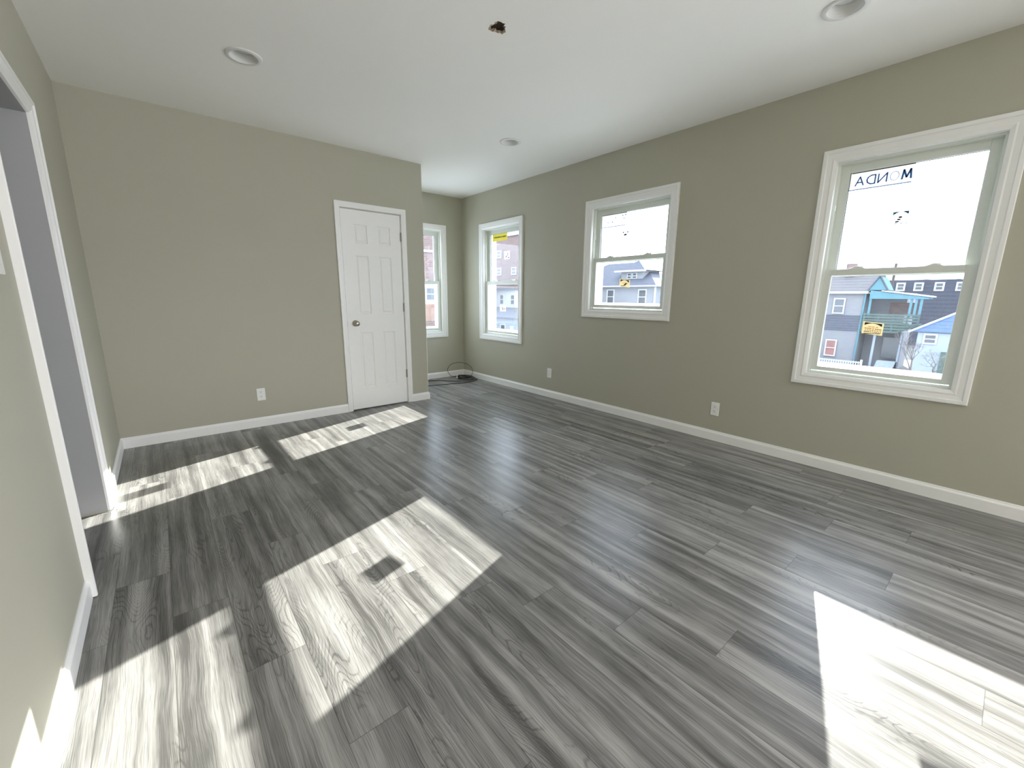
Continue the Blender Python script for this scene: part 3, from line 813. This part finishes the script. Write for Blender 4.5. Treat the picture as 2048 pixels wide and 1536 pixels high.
# ------------------------------------------------------------------ outside: the street
def siding(name, c, pitch=0.18, dark=0.75, brick=False):
    m, nt, b = new_mat(name)
    tc = N(nt, 'ShaderNodeTexCoord'); L = nt.links.new
    no = N(nt, 'ShaderNodeTexNoise'); no.inputs['Scale'].default_value = 3; L(tc.outputs['Object'], no.inputs['Vector'])
    if brick:
        br = N(nt, 'ShaderNodeTexBrick'); br.inputs['Scale'].default_value = 1.0
        sp = N(nt, 'ShaderNodeSeparateXYZ'); L(tc.outputs['Object'], sp.inputs[0])
        ad = N(nt, 'ShaderNodeMath', operation='ADD'); L(sp.outputs['X'], ad.inputs[0]); L(sp.outputs['Y'], ad.inputs[1])
        cb = N(nt, 'ShaderNodeCombineXYZ'); L(ad.outputs[0], cb.inputs['X']); L(sp.outputs['Z'], cb.inputs['Y'])
        L(cb.outputs[0], br.inputs['Vector'])
        br.inputs['Color1'].default_value = (*c, 1); br.inputs['Color2'].default_value = (*[x * dark for x in c], 1)
        br.inputs['Mortar'].default_value = (0.22, 0.19, 0.18, 1); br.inputs['Brick Width'].default_value = 0.4; br.inputs['Row Height'].default_value = 0.16; br.inputs['Mortar Size'].default_value = 0.012
        fac = br.outputs['Color']
    else:
        sx = N(nt, 'ShaderNodeSeparateXYZ'); L(tc.outputs['Object'], sx.inputs[0])
        dv = N(nt, 'ShaderNodeMath', operation='DIVIDE'); L(sx.outputs['Z'], dv.inputs[0]); dv.inputs[1].default_value = pitch
        fr = N(nt, 'ShaderNodeMath', operation='FRACT'); L(dv.outputs[0], fr.inputs[0])
        lt = N(nt, 'ShaderNodeMath', operation='LESS_THAN'); L(fr.outputs[0], lt.inputs[0]); lt.inputs[1].default_value = 0.16
        mx = N(nt, 'ShaderNodeMix', data_type='RGBA'); L(lt.outputs[0], mx.inputs['Factor'])
        mx.inputs['A'].default_value = (*c, 1); mx.inputs['B'].default_value = (*[x * dark for x in c], 1)
        fac = mx.outputs['Result']
    m2 = N(nt, 'ShaderNodeMix', data_type='RGBA', blend_type='MULTIPLY'); m2.inputs['Factor'].default_value = 0.5
    L(fac, m2.inputs['A']); L(no.outputs['Color'], m2.inputs['B'])
    hs = N(nt, 'ShaderNodeMix', data_type='RGBA'); hs.inputs['Factor'].default_value = 0.6
    L(fac, hs.inputs['A']); L(m2.outputs['Result'], hs.inputs['B'])
    L(hs.outputs['Result'], b.inputs['Base Color']); b.inputs['Roughness'].default_value = 0.8; b.inputs['Specular IOR Level'].default_value = 0.2
    return m
M['grey_siding'] = siding('grey_lap_siding', (0.216, 0.216, 0.228))
M['stucco'] = mat('pale_grey_stucco', (0.180, 0.186, 0.198), 0.85, var=0.15, vscale=2)
M['shingle'] = siding('dark_shingles', (0.090, 0.096, 0.120), 0.25, 0.6)
M['shingle2'] = siding('brown_shingles', (0.120, 0.111, 0.114), 0.3, 0.6)
M['turq'] = siding('turquoise_board', (0.096, 0.204, 0.240), 0.2, 0.8)
M['white_ext'] = mat('white_exterior_paint', (0.372, 0.384, 0.396), 0.6)
M['brick'] = siding('red_brick', (0.198, 0.132, 0.120), 0.1, 0.7, True)
M['brick2'] = siding('orange_brick', (0.252, 0.144, 0.102), 0.1, 0.8, True)
M['green'] = mat('dark_green_paint', (0.051, 0.084, 0.072), 0.7, var=0.3, vscale=3)
M['blue_sid'] = siding('blue_lap_siding', (0.120, 0.180, 0.300), 0.3, 0.7)
M['blue_pale'] = mat('pale_blue_siding', (0.240, 0.270, 0.318), 0.8, var=0.1, vscale=1)
M['win_dark'] = mat('dark_window_pane', (0.060, 0.069, 0.078), 0.15)
M['curtain'] = mat('red_window_curtain', (0.216, 0.096, 0.084), 0.8, var=0.5, vscale=3)
M['hill'] = mat('wooded_hillside', (0.084, 0.087, 0.099), 0.95, var=0.65, vscale=0.35)
M['ground'] = mat('winter_ground', (0.102, 0.099, 0.090), 0.95, var=0.4, vscale=0.4)
M['bounce_ground'] = mat('pale_bounce_ground', (0.66, 0.66, 0.65), 0.8, var=0.12, vscale=0.5)  # pale reflecting colour for the added ground below the windows
M['bark'] = mat('bare_bark', (0.084, 0.072, 0.066), 0.9, var=0.3, vscale=5)
M['shrub'] = mat('dry_brushwood', (0.132, 0.126, 0.102), 0.9, var=0.4, vscale=2)
M['pole'] = mat('pole_wood', (0.054, 0.045, 0.039), 0.9)
GZ = -5.9

struct(MB().box((XR + 0.6, -60, GZ - 0.4), (140, 140, GZ)).build('ground', M['ground']))
struct(MB().box((11, -50, GZ), (38, 29, GZ + 0.03)).build('ground_bounce', M['bounce_ground']))  # bright strip added out of view to bounce light up to the ceiling

def prism(mb, base, top, mi=0):
    n = len(base); mb.add(list(base) + list(top), [tuple(range(n))[::-1], tuple(range(n, 2 * n))] + [(i, (i + 1) % n, n + (i + 1) % n, n + i) for i in range(n)], mi); return mb
def ext_window(parent, X, y0, y1, z0, z1, pane=None, axis='x', fr=0.12):
    """house window set in a wall that faces -x (axis x) or -y (axis y)"""
    mp = (lambda p: (X - p[1], p[0], p[2])) if axis == 'x' else (lambda p: (p[0], X - p[1], p[2]))
    f = MB(); box_frame(f, y0, y1, z0, z1, fr, 0.0, 0.08)
    f.box((y0 + fr, 0.0, (z0 + z1) / 2 - 0.04), (y1 - fr, 0.06, (z0 + z1) / 2 + 0.04))
    fo = keep(f.build('window', M['white_ext'], map_=mp), parent)
    p = MB().box((y0 + fr, 0.0, z0 + fr), (y1 - fr, 0.03, z1 - fr)).build('pane', pane or M['win_dark'], map_=mp)
    p.parent = fo
    return fo

# grey house across the way, seen through the middle window
h = empty('grey_house', (42, 30, GZ)); tag(h, 'pale grey house with dark hip roof and dormer, outside the middle window', 'house')
keep(MB().box((42.3, 26.0, GZ), (51, 40, 2.45)).build('wall', M['stucco']), h)
rf = MB(); prism(rf, [(41.7, 25.5, 2.42), (51.5, 25.5, 2.42), (51.5, 40.5, 2.42), (41.7, 40.5, 2.42)], [(41.7, 25.5, 2.55), (51.5, 25.5, 2.55), (51.5, 40.5, 2.55), (41.7, 40.5, 2.55)])
keep(rf.build('eaves', M['white_ext']), h)
rf = MB().add([(41.7, 25.5, 2.55), (51.5, 25.5, 2.55), (51.5, 40.5, 2.55), (41.7, 40.5, 2.55), (46.6, 30.3, 5.5), (46.6, 35.7, 5.5)],
              [(0, 4, 5, 3), (0, 1, 4), (1, 2, 5, 4), (2, 3, 5), (3, 2, 1, 0)])
keep(rf.build('roof', M['shingle']), h)
dm = MB().box((43.0, 28.1, 2.8), (46, 31.0, 4.30)).build('dormer', M['stucco']); keep(dm, h)
dr = MB().add([(42.5, 27.5, 4.27), (42.5, 31.6, 4.27), (46.6, 31.6, 4.27), (46.6, 27.5, 4.27), (44.3, 29.6, 5.5), (46.6, 29.6, 5.5)],
              [(0, 4, 1), (1, 4, 5, 2), (0, 3, 5, 4), (3, 2, 5), (0, 1, 2, 3)])
keep(dr.build('dormer_roof', M['shingle']), h)
keep(MB().box((42.45, 27.45, 4.12), (42.6, 31.65, 4.30)).build('dormer_fascia', M['white_ext']), h)
for a, b_ in ((28.85, 29.45), (29.55, 30.15)): ext_window(h, 43.0, a, b_, 3.35, 4.0, fr=0.06)
for a, b_ in ((26.95, 28.05), (31.3, 32.4), (35.2, 36.3)): ext_window(h, 42.3, a, b_, 0.45, 2.15)
for a, b_ in ((26.95, 28.05), (31.3, 32.4)): ext_window(h, 42.3, a, b_, -3.4, -1.6)
keep(MB().box((42.2, 25.85, GZ), (42.34, 26.0, 2.45)).build('corner_board', M['white_ext']), h)

# two-storey house with turquoise gable and green balcony, seen through the right window
h = empty('siding_house', (55, 12, GZ)); tag(h, 'two-storey grey house with turquoise gable and balcony, outside the big window', 'house')
keep(MB().box((55, 10.2, GZ), (64, 22, 1.85)).build('wall', M['grey_siding']), h)
keep(MB().box((54.93, 10.2, -1.95), (55.02, 22, -0.38)).build('shingle_band', M['shingle']), h)
keep(MB().box((54.6, 10.0, 1.80), (55.0, 22, 2.02)).build('gutter', M['white_ext']), h)
keep(MB().add([(54.6, 9.9, 2.02), (54.6, 22, 2.02), (59.5, 22, 4.35), (59.5, 9.9, 4.35), (64.4, 22, 2.02), (64.4, 9.9, 2.02)],
              [(0, 3, 2, 1), (3, 5, 4, 2), (0, 5, 3), (1, 2, 4), (0, 1, 4, 5)]).build('roof', M['shingle2']), h)
keep(MB().tube([(54.9, 10.22, 1.8), (54.9, 10.3, GZ)], 0.09, 8).build('downpipe', M['turq']), h)
keep(MB().box((57.8, 12.0, 3.6), (58.5, 12.8, 4.95)).build('chimney', M['brick']), h)
ext_window(h, 54.92, 11.75, 12.75, -0.25, 1.35)
ext_window(h, 54.92, 11.9, 12.9, -4.7, -2.95, M['curtain'])
# side wing with gable, porch roof and balcony
keep(MB().box((57.5, 7.4, GZ), (63, 10.2, 1.9)).build('side_wing', M['grey_siding']), h)
g_ = MB(); g_.add([(54.8, 8.7, 2.15), (54.8, 9.95, 2.15), (54.8, 9.33, 3.42), (58.5, 8.7, 2.15), (58.5, 9.95, 2.15), (58.5, 9.33, 3.42)], [(0, 1, 2), (3, 5, 4), (0, 3, 4, 1), (0, 2, 5, 3), (1, 4, 5, 2)])
keep(g_.build('gable', M['turq']), h)
g_ = MB()
for (ya, yb) in ((8.55, 9.33), (10.1, 9.33)):
    g_.tube([(54.75, ya, 2.1), (54.75, yb, 3.5)], 0.08, 4)
keep(g_.build('gable_board', M['shingle']), h)
pf = MB(); prism(pf, [(54.7, 9.85, 1.30), (54.7, 5.6, 1.30), (57.5, 5.6, 1.30), (57.5, 9.85, 1.30)], [(54.7, 9.85, 2.12), (54.7, 5.6, 1.46), (57.5, 5.6, 1.46), (57.5, 9.85, 2.12)])
keep(pf.build('porch_fascia', M['turq']), h)
pf = MB(); prism(pf, [(54.6, 9.0, 2.02), (54.6, 5.4, 1.47), (57.6, 5.4, 1.47), (57.6, 9.0, 2.02)], [(54.6, 9.0, 2.12), (54.6, 5.4, 1.57), (57.6, 5.4, 1.57), (57.6, 9.0, 2.12)])
keep(pf.build('porch_roof', M['white_ext']), h)
for yy in (9.75, 6.75, 6.40, 6.05):
    keep(MB().box((54.8, yy - 0.09, -0.4), (54.98, yy + 0.09, 1.32)).build('porch_post', M['turq']), h)
keep(MB().box((57.40, 6.3, -0.2), (57.52, 8.6, 0.95)).build('brick_panel', M['brick']), h)
bl = MB()
prism(bl, [(54.7, 10.1, -1.95), (54.7, 7.4, -1.95), (54.9, 6.0, -1.2), (57.4, 6.0, -1.2), (57.4, 10.1, -1.95)], [(54.7, 10.1, -1.75), (54.7, 7.4, -1.75), (54.9, 6.0, -1.0), (57.4, 6.0, -1.0), (57.4, 10.1, -1.75)])
for i in range(6):
    z = -1.65 + i * 0.27
    bl.box((54.66, 5.95 if i > 2 else 6.6, z), (54.72, 10.1, z + 0.17 - 0.02 * (i % 2)))
for yy in (10.0, 8.9, 7.8, 6.8, 6.0):
    bl.box((54.68, yy - 0.06, -1.8 if yy > 7 else -1.1), (54.78, yy + 0.06, -0.1))
keep(bl.build('balcony', M['green']), h)
keep(MB().box((56.6, 7.3, -4.6), (56.8, 8.5, -2.5)).build('entrance_door', M['win_dark']), h)
keep(MB().box((55.2, 8.9, GZ), (55.35, 9.1, -1.9)).tube([(55.3, 7.0, GZ), (55.3, 7.0, -1.9)], 0.1, 6).build('lower_post', M['blue_pale']), h)
st = MB()
for i in range(6): st.box((52.6 + i * 0.35, 7.0, GZ + 0.01), (55.2, 8.4, GZ + 0.2 * (i + 1)))
keep(st.build('front_steps', M['blue_pale']), h)

fe = empty('picket_fence', (53, 11, GZ)); tag(fe, 'white picket fence in front of the turquoise gabled house', 'fence')
pk = MB()
for i in range(26):
    y = 9.45 + i * 0.2
    pk.box((52.97, y, GZ + 0.02), (53.0, y + 0.09, -4.78))
keep(pk.build('pickets', M['white_ext']), fe)
keep(MB().box((53.0, 9.3, -4.95), (53.05, 14.6, -4.83)).box((53.0, 9.3, -5.5), (53.05, 14.6, -5.4)).build('rails', M['white_ext']), fe)
keep(MB().box((52.92, 9.2, GZ), (53.1, 9.38, -4.6)).build('post', M['white_ext']), fe)

# blue garage at the right
g = empty('blue_garage', (52, 4, GZ)); tag(g, 'low house with blue siding gable at the right of the big window', 'house')
keep(MB().box((52.4, -2, GZ), (58, 5.6, -1.6)).build('wall', M['blue_pale']), g)
keep(MB().add([(52.2, 6.0, -1.55), (52.2, -1.6, -1.55), (52.2, 2.6, 0.6), (58.3, 6.0, -1.55), (58.3, -1.6, -1.55), (58.3, 2.6, 0.6)], [(0, 2, 1), (3, 4, 5), (0, 3, 5, 2), (1, 2, 5, 4), (0, 1, 4, 3)]).build('gable', M['blue_sid']), g)
b2 = MB()
b2.tube([(52.1, 6.2, -1.6), (52.1, 2.6, 0.72)], 0.09, 4); b2.tube([(52.1, 2.6, 0.72), (52.1, -1.8, -1.6)], 0.09, 4)
keep(b2.build('roof_edge', M['white_ext']), g)
ext_window(g, 52.4, 4.3, 5.2, -2.6, -1.7)
keep(MB().box((52.3, 2.2, GZ), (52.42, 3.9, -3.2)).build('garage_door', M['green']), g)

# pole
tag(MB().tube([(66, 10.15, GZ), (66, 10.05, 5.3)], 0.16, 8, r_end=0.12).build('utility_pole', M['pole']), 'dark wooden utility pole rising behind the turquoise gable', 'pole')

# hillside beyond with a long dark building
mb = MB(); nx, ny = 10, 90
vs = []; fs = []
rh = random.Random(5)
for j in range(ny):
    y = -70 + j * 2.4
    for i in range(nx):
        t = i / (nx - 1)
        x = 100 + t * 26
        z = GZ + (5.05 - GZ) * (t ** 0.6) * (1 + 0.03 * math.sin(y * 0.07)) + (rh.uniform(-0.35, 0.35) if i else 0)
        vs.append((x, y, z))
for j in range(ny - 1):
    for i in range(nx - 1):
        a = j * nx + i
        fs.append((a, a + 1, a + nx + 1, a + nx))
hl = MB().add(vs, fs).build('wooded_hill', M['hill']); tag(hl, 'distant wooded hillside along the horizon beyond the houses', 'hill'); hl['kind'] = 'structure'
h = empty('long_dark_building', (92, 10, GZ)); tag(h, 'long dark building with pale windows on the distant hillside', 'building')
keep(MB().box((92, -10, GZ), (97, 15.5, 4.3)).build('wall', siding('dark_mill_wall', (0.05, 0.055, 0.075), 0.6, 0.6)), h)
for yy in (13.0, 10.9, 8.6, 6.3, 4.0): ext_window(h, 92, yy - 0.55, yy + 0.55, 2.6, 3.9, fr=0.2)

# trees and brush
def tree(name, x, y, z0, hgt, lab, seed, r=0.12, spread=0.5, depth=4, cat='tree', material=None):
    rg = random.Random(seed); mb = MB()
    def grow(p, d, l, rr, k):
        q = p + d * l
        mid = (p + q) / 2 + Vector((rg.uniform(-1, 1), rg.uniform(-1, 1), rg.uniform(-.4, .4))) * l * 0.06
        mb.tube([p, mid, q], rr, 5, r_end=rr * 0.65)
        if k == 0: return
        for _ in range(3 if k > 1 else 4):
            nd = (d + Vector((rg.uniform(-1, 1), rg.uniform(-1, 1), rg.uniform(-0.35, 0.6))) * spread).normalized()
            grow(q, nd, l * rg.uniform(0.55, 0.8), rr * 0.6, k - 1)
    grow(Vector((x, y, z0)), Vector((0.02, 0.05, 1)).normalized(), hgt * 0.36, r, depth)
    return tag(mb.build(name, material or M['bark']), lab, cat)
tree('bare_tree', 44, 4.6, GZ, 4.6, 'bare leafless small tree between the turquoise gabled and blue houses', 11, 0.07, 0.6, 4)
tree('bare_shrub', 49, 3.8, GZ, 3.4, 'dry leafless brush in the lower right corner of the big window', 12, 0.07, 1.1, 5, 'shrub', M['shrub'])

# tall brick building and low pale houses beyond the corner window
h = empty('brick_building', (34, 48, GZ)); tag(h, 'tall red brick building filling the top of the narrow corner window', 'building')
keep(MB().box((34, 37.5, GZ), (41, 62, 8.6)).build('wall', M['brick']), h)
keep(MB().box((33.8, 37.5, 8.35), (41, 62, 8.8)).build('cornice', M['white_ext']), h)
for yy in (39.6, 42.5, 45.6):
    if yy > 40: ext_window(h, 34, yy, yy + 0.9, 5.9, 6.8, fr=0.1)
    ext_window(h, 34, yy, yy + 0.9, 3.8, 4.7, fr=0.1)
h = empty('pale_blue_house', (26, 34, GZ)); tag(h, 'pale blue low house with grey roof, lower half of the narrow corner window', 'house')
keep(MB().box((26, 29.5, GZ), (32, 38, -0.9)).build('wall', M['blue_pale']), h)
keep(MB().box((28.6, 30.2, -0.9), (32.2, 38, 1.9)).build('upper_storey', M['white_ext']), h)
prism_ = MB(); prism(prism_, [(25.6, 29.2, -0.9), (28.6, 29.2, -0.3), (28.6, 38.3, -0.3), (25.6, 38.3, -0.9)], [(25.6, 29.2, -0.75), (28.6, 29.2, 0.1), (28.6, 38.3, 0.1), (25.6, 38.3, -0.75)])
keep(prism_.build('lower_roof', M['shingle']), h)
keep(MB().box((28.3, 29.9, 1.85), (32.4, 38.2, 2.1)).build('roof', M['shingle']), h)
for yy in (31.6, 33.4, 35.2): ext_window(h, 28.6, yy, yy + 0.75, 0.35, 1.45, fr=0.1)
for yy in (31.7, 33.2): ext_window(h, 26, yy, yy + 0.8, -2.6, -1.4, fr=0.1)
keep(MB().box((25.94, 30.5, GZ), (26.0, 31.0, -1.5)).build('house_door', M['white_ext']), h)

# building seen past the closet end, through the back window
h = empty('street_building', (17, 34, GZ)); tag(h, 'brick building with white band seen through the window beside the closet', 'building')
keep(MB().box((9, 34, GZ), (25, 44, 7.8)).build('wall', M['brick']), h)
keep(MB().box((9, 33.85, 4.95), (25, 34.0, 5.15)).build('white_band', M['white_ext']), h)
keep(MB().box((8.9, 33.7, 2.2), (25.1, 34.0, 2.5)).build('ledge', M['white_ext']), h)
keep(MB().box((9, 33.9, 0.5), (25, 34.0, 2.2)).build('shop_front', M['white_ext']), h)
keep(MB().box((9, 33.88, -1.0), (25, 34.0, 0.5)).build('brick_course', M['brick2']), h)
for xx in (12, 15, 18.6, 21.5): ext_window(h, 34.0 - 0.1, xx, xx + 1.1, 0.75, 2.0, axis='y')
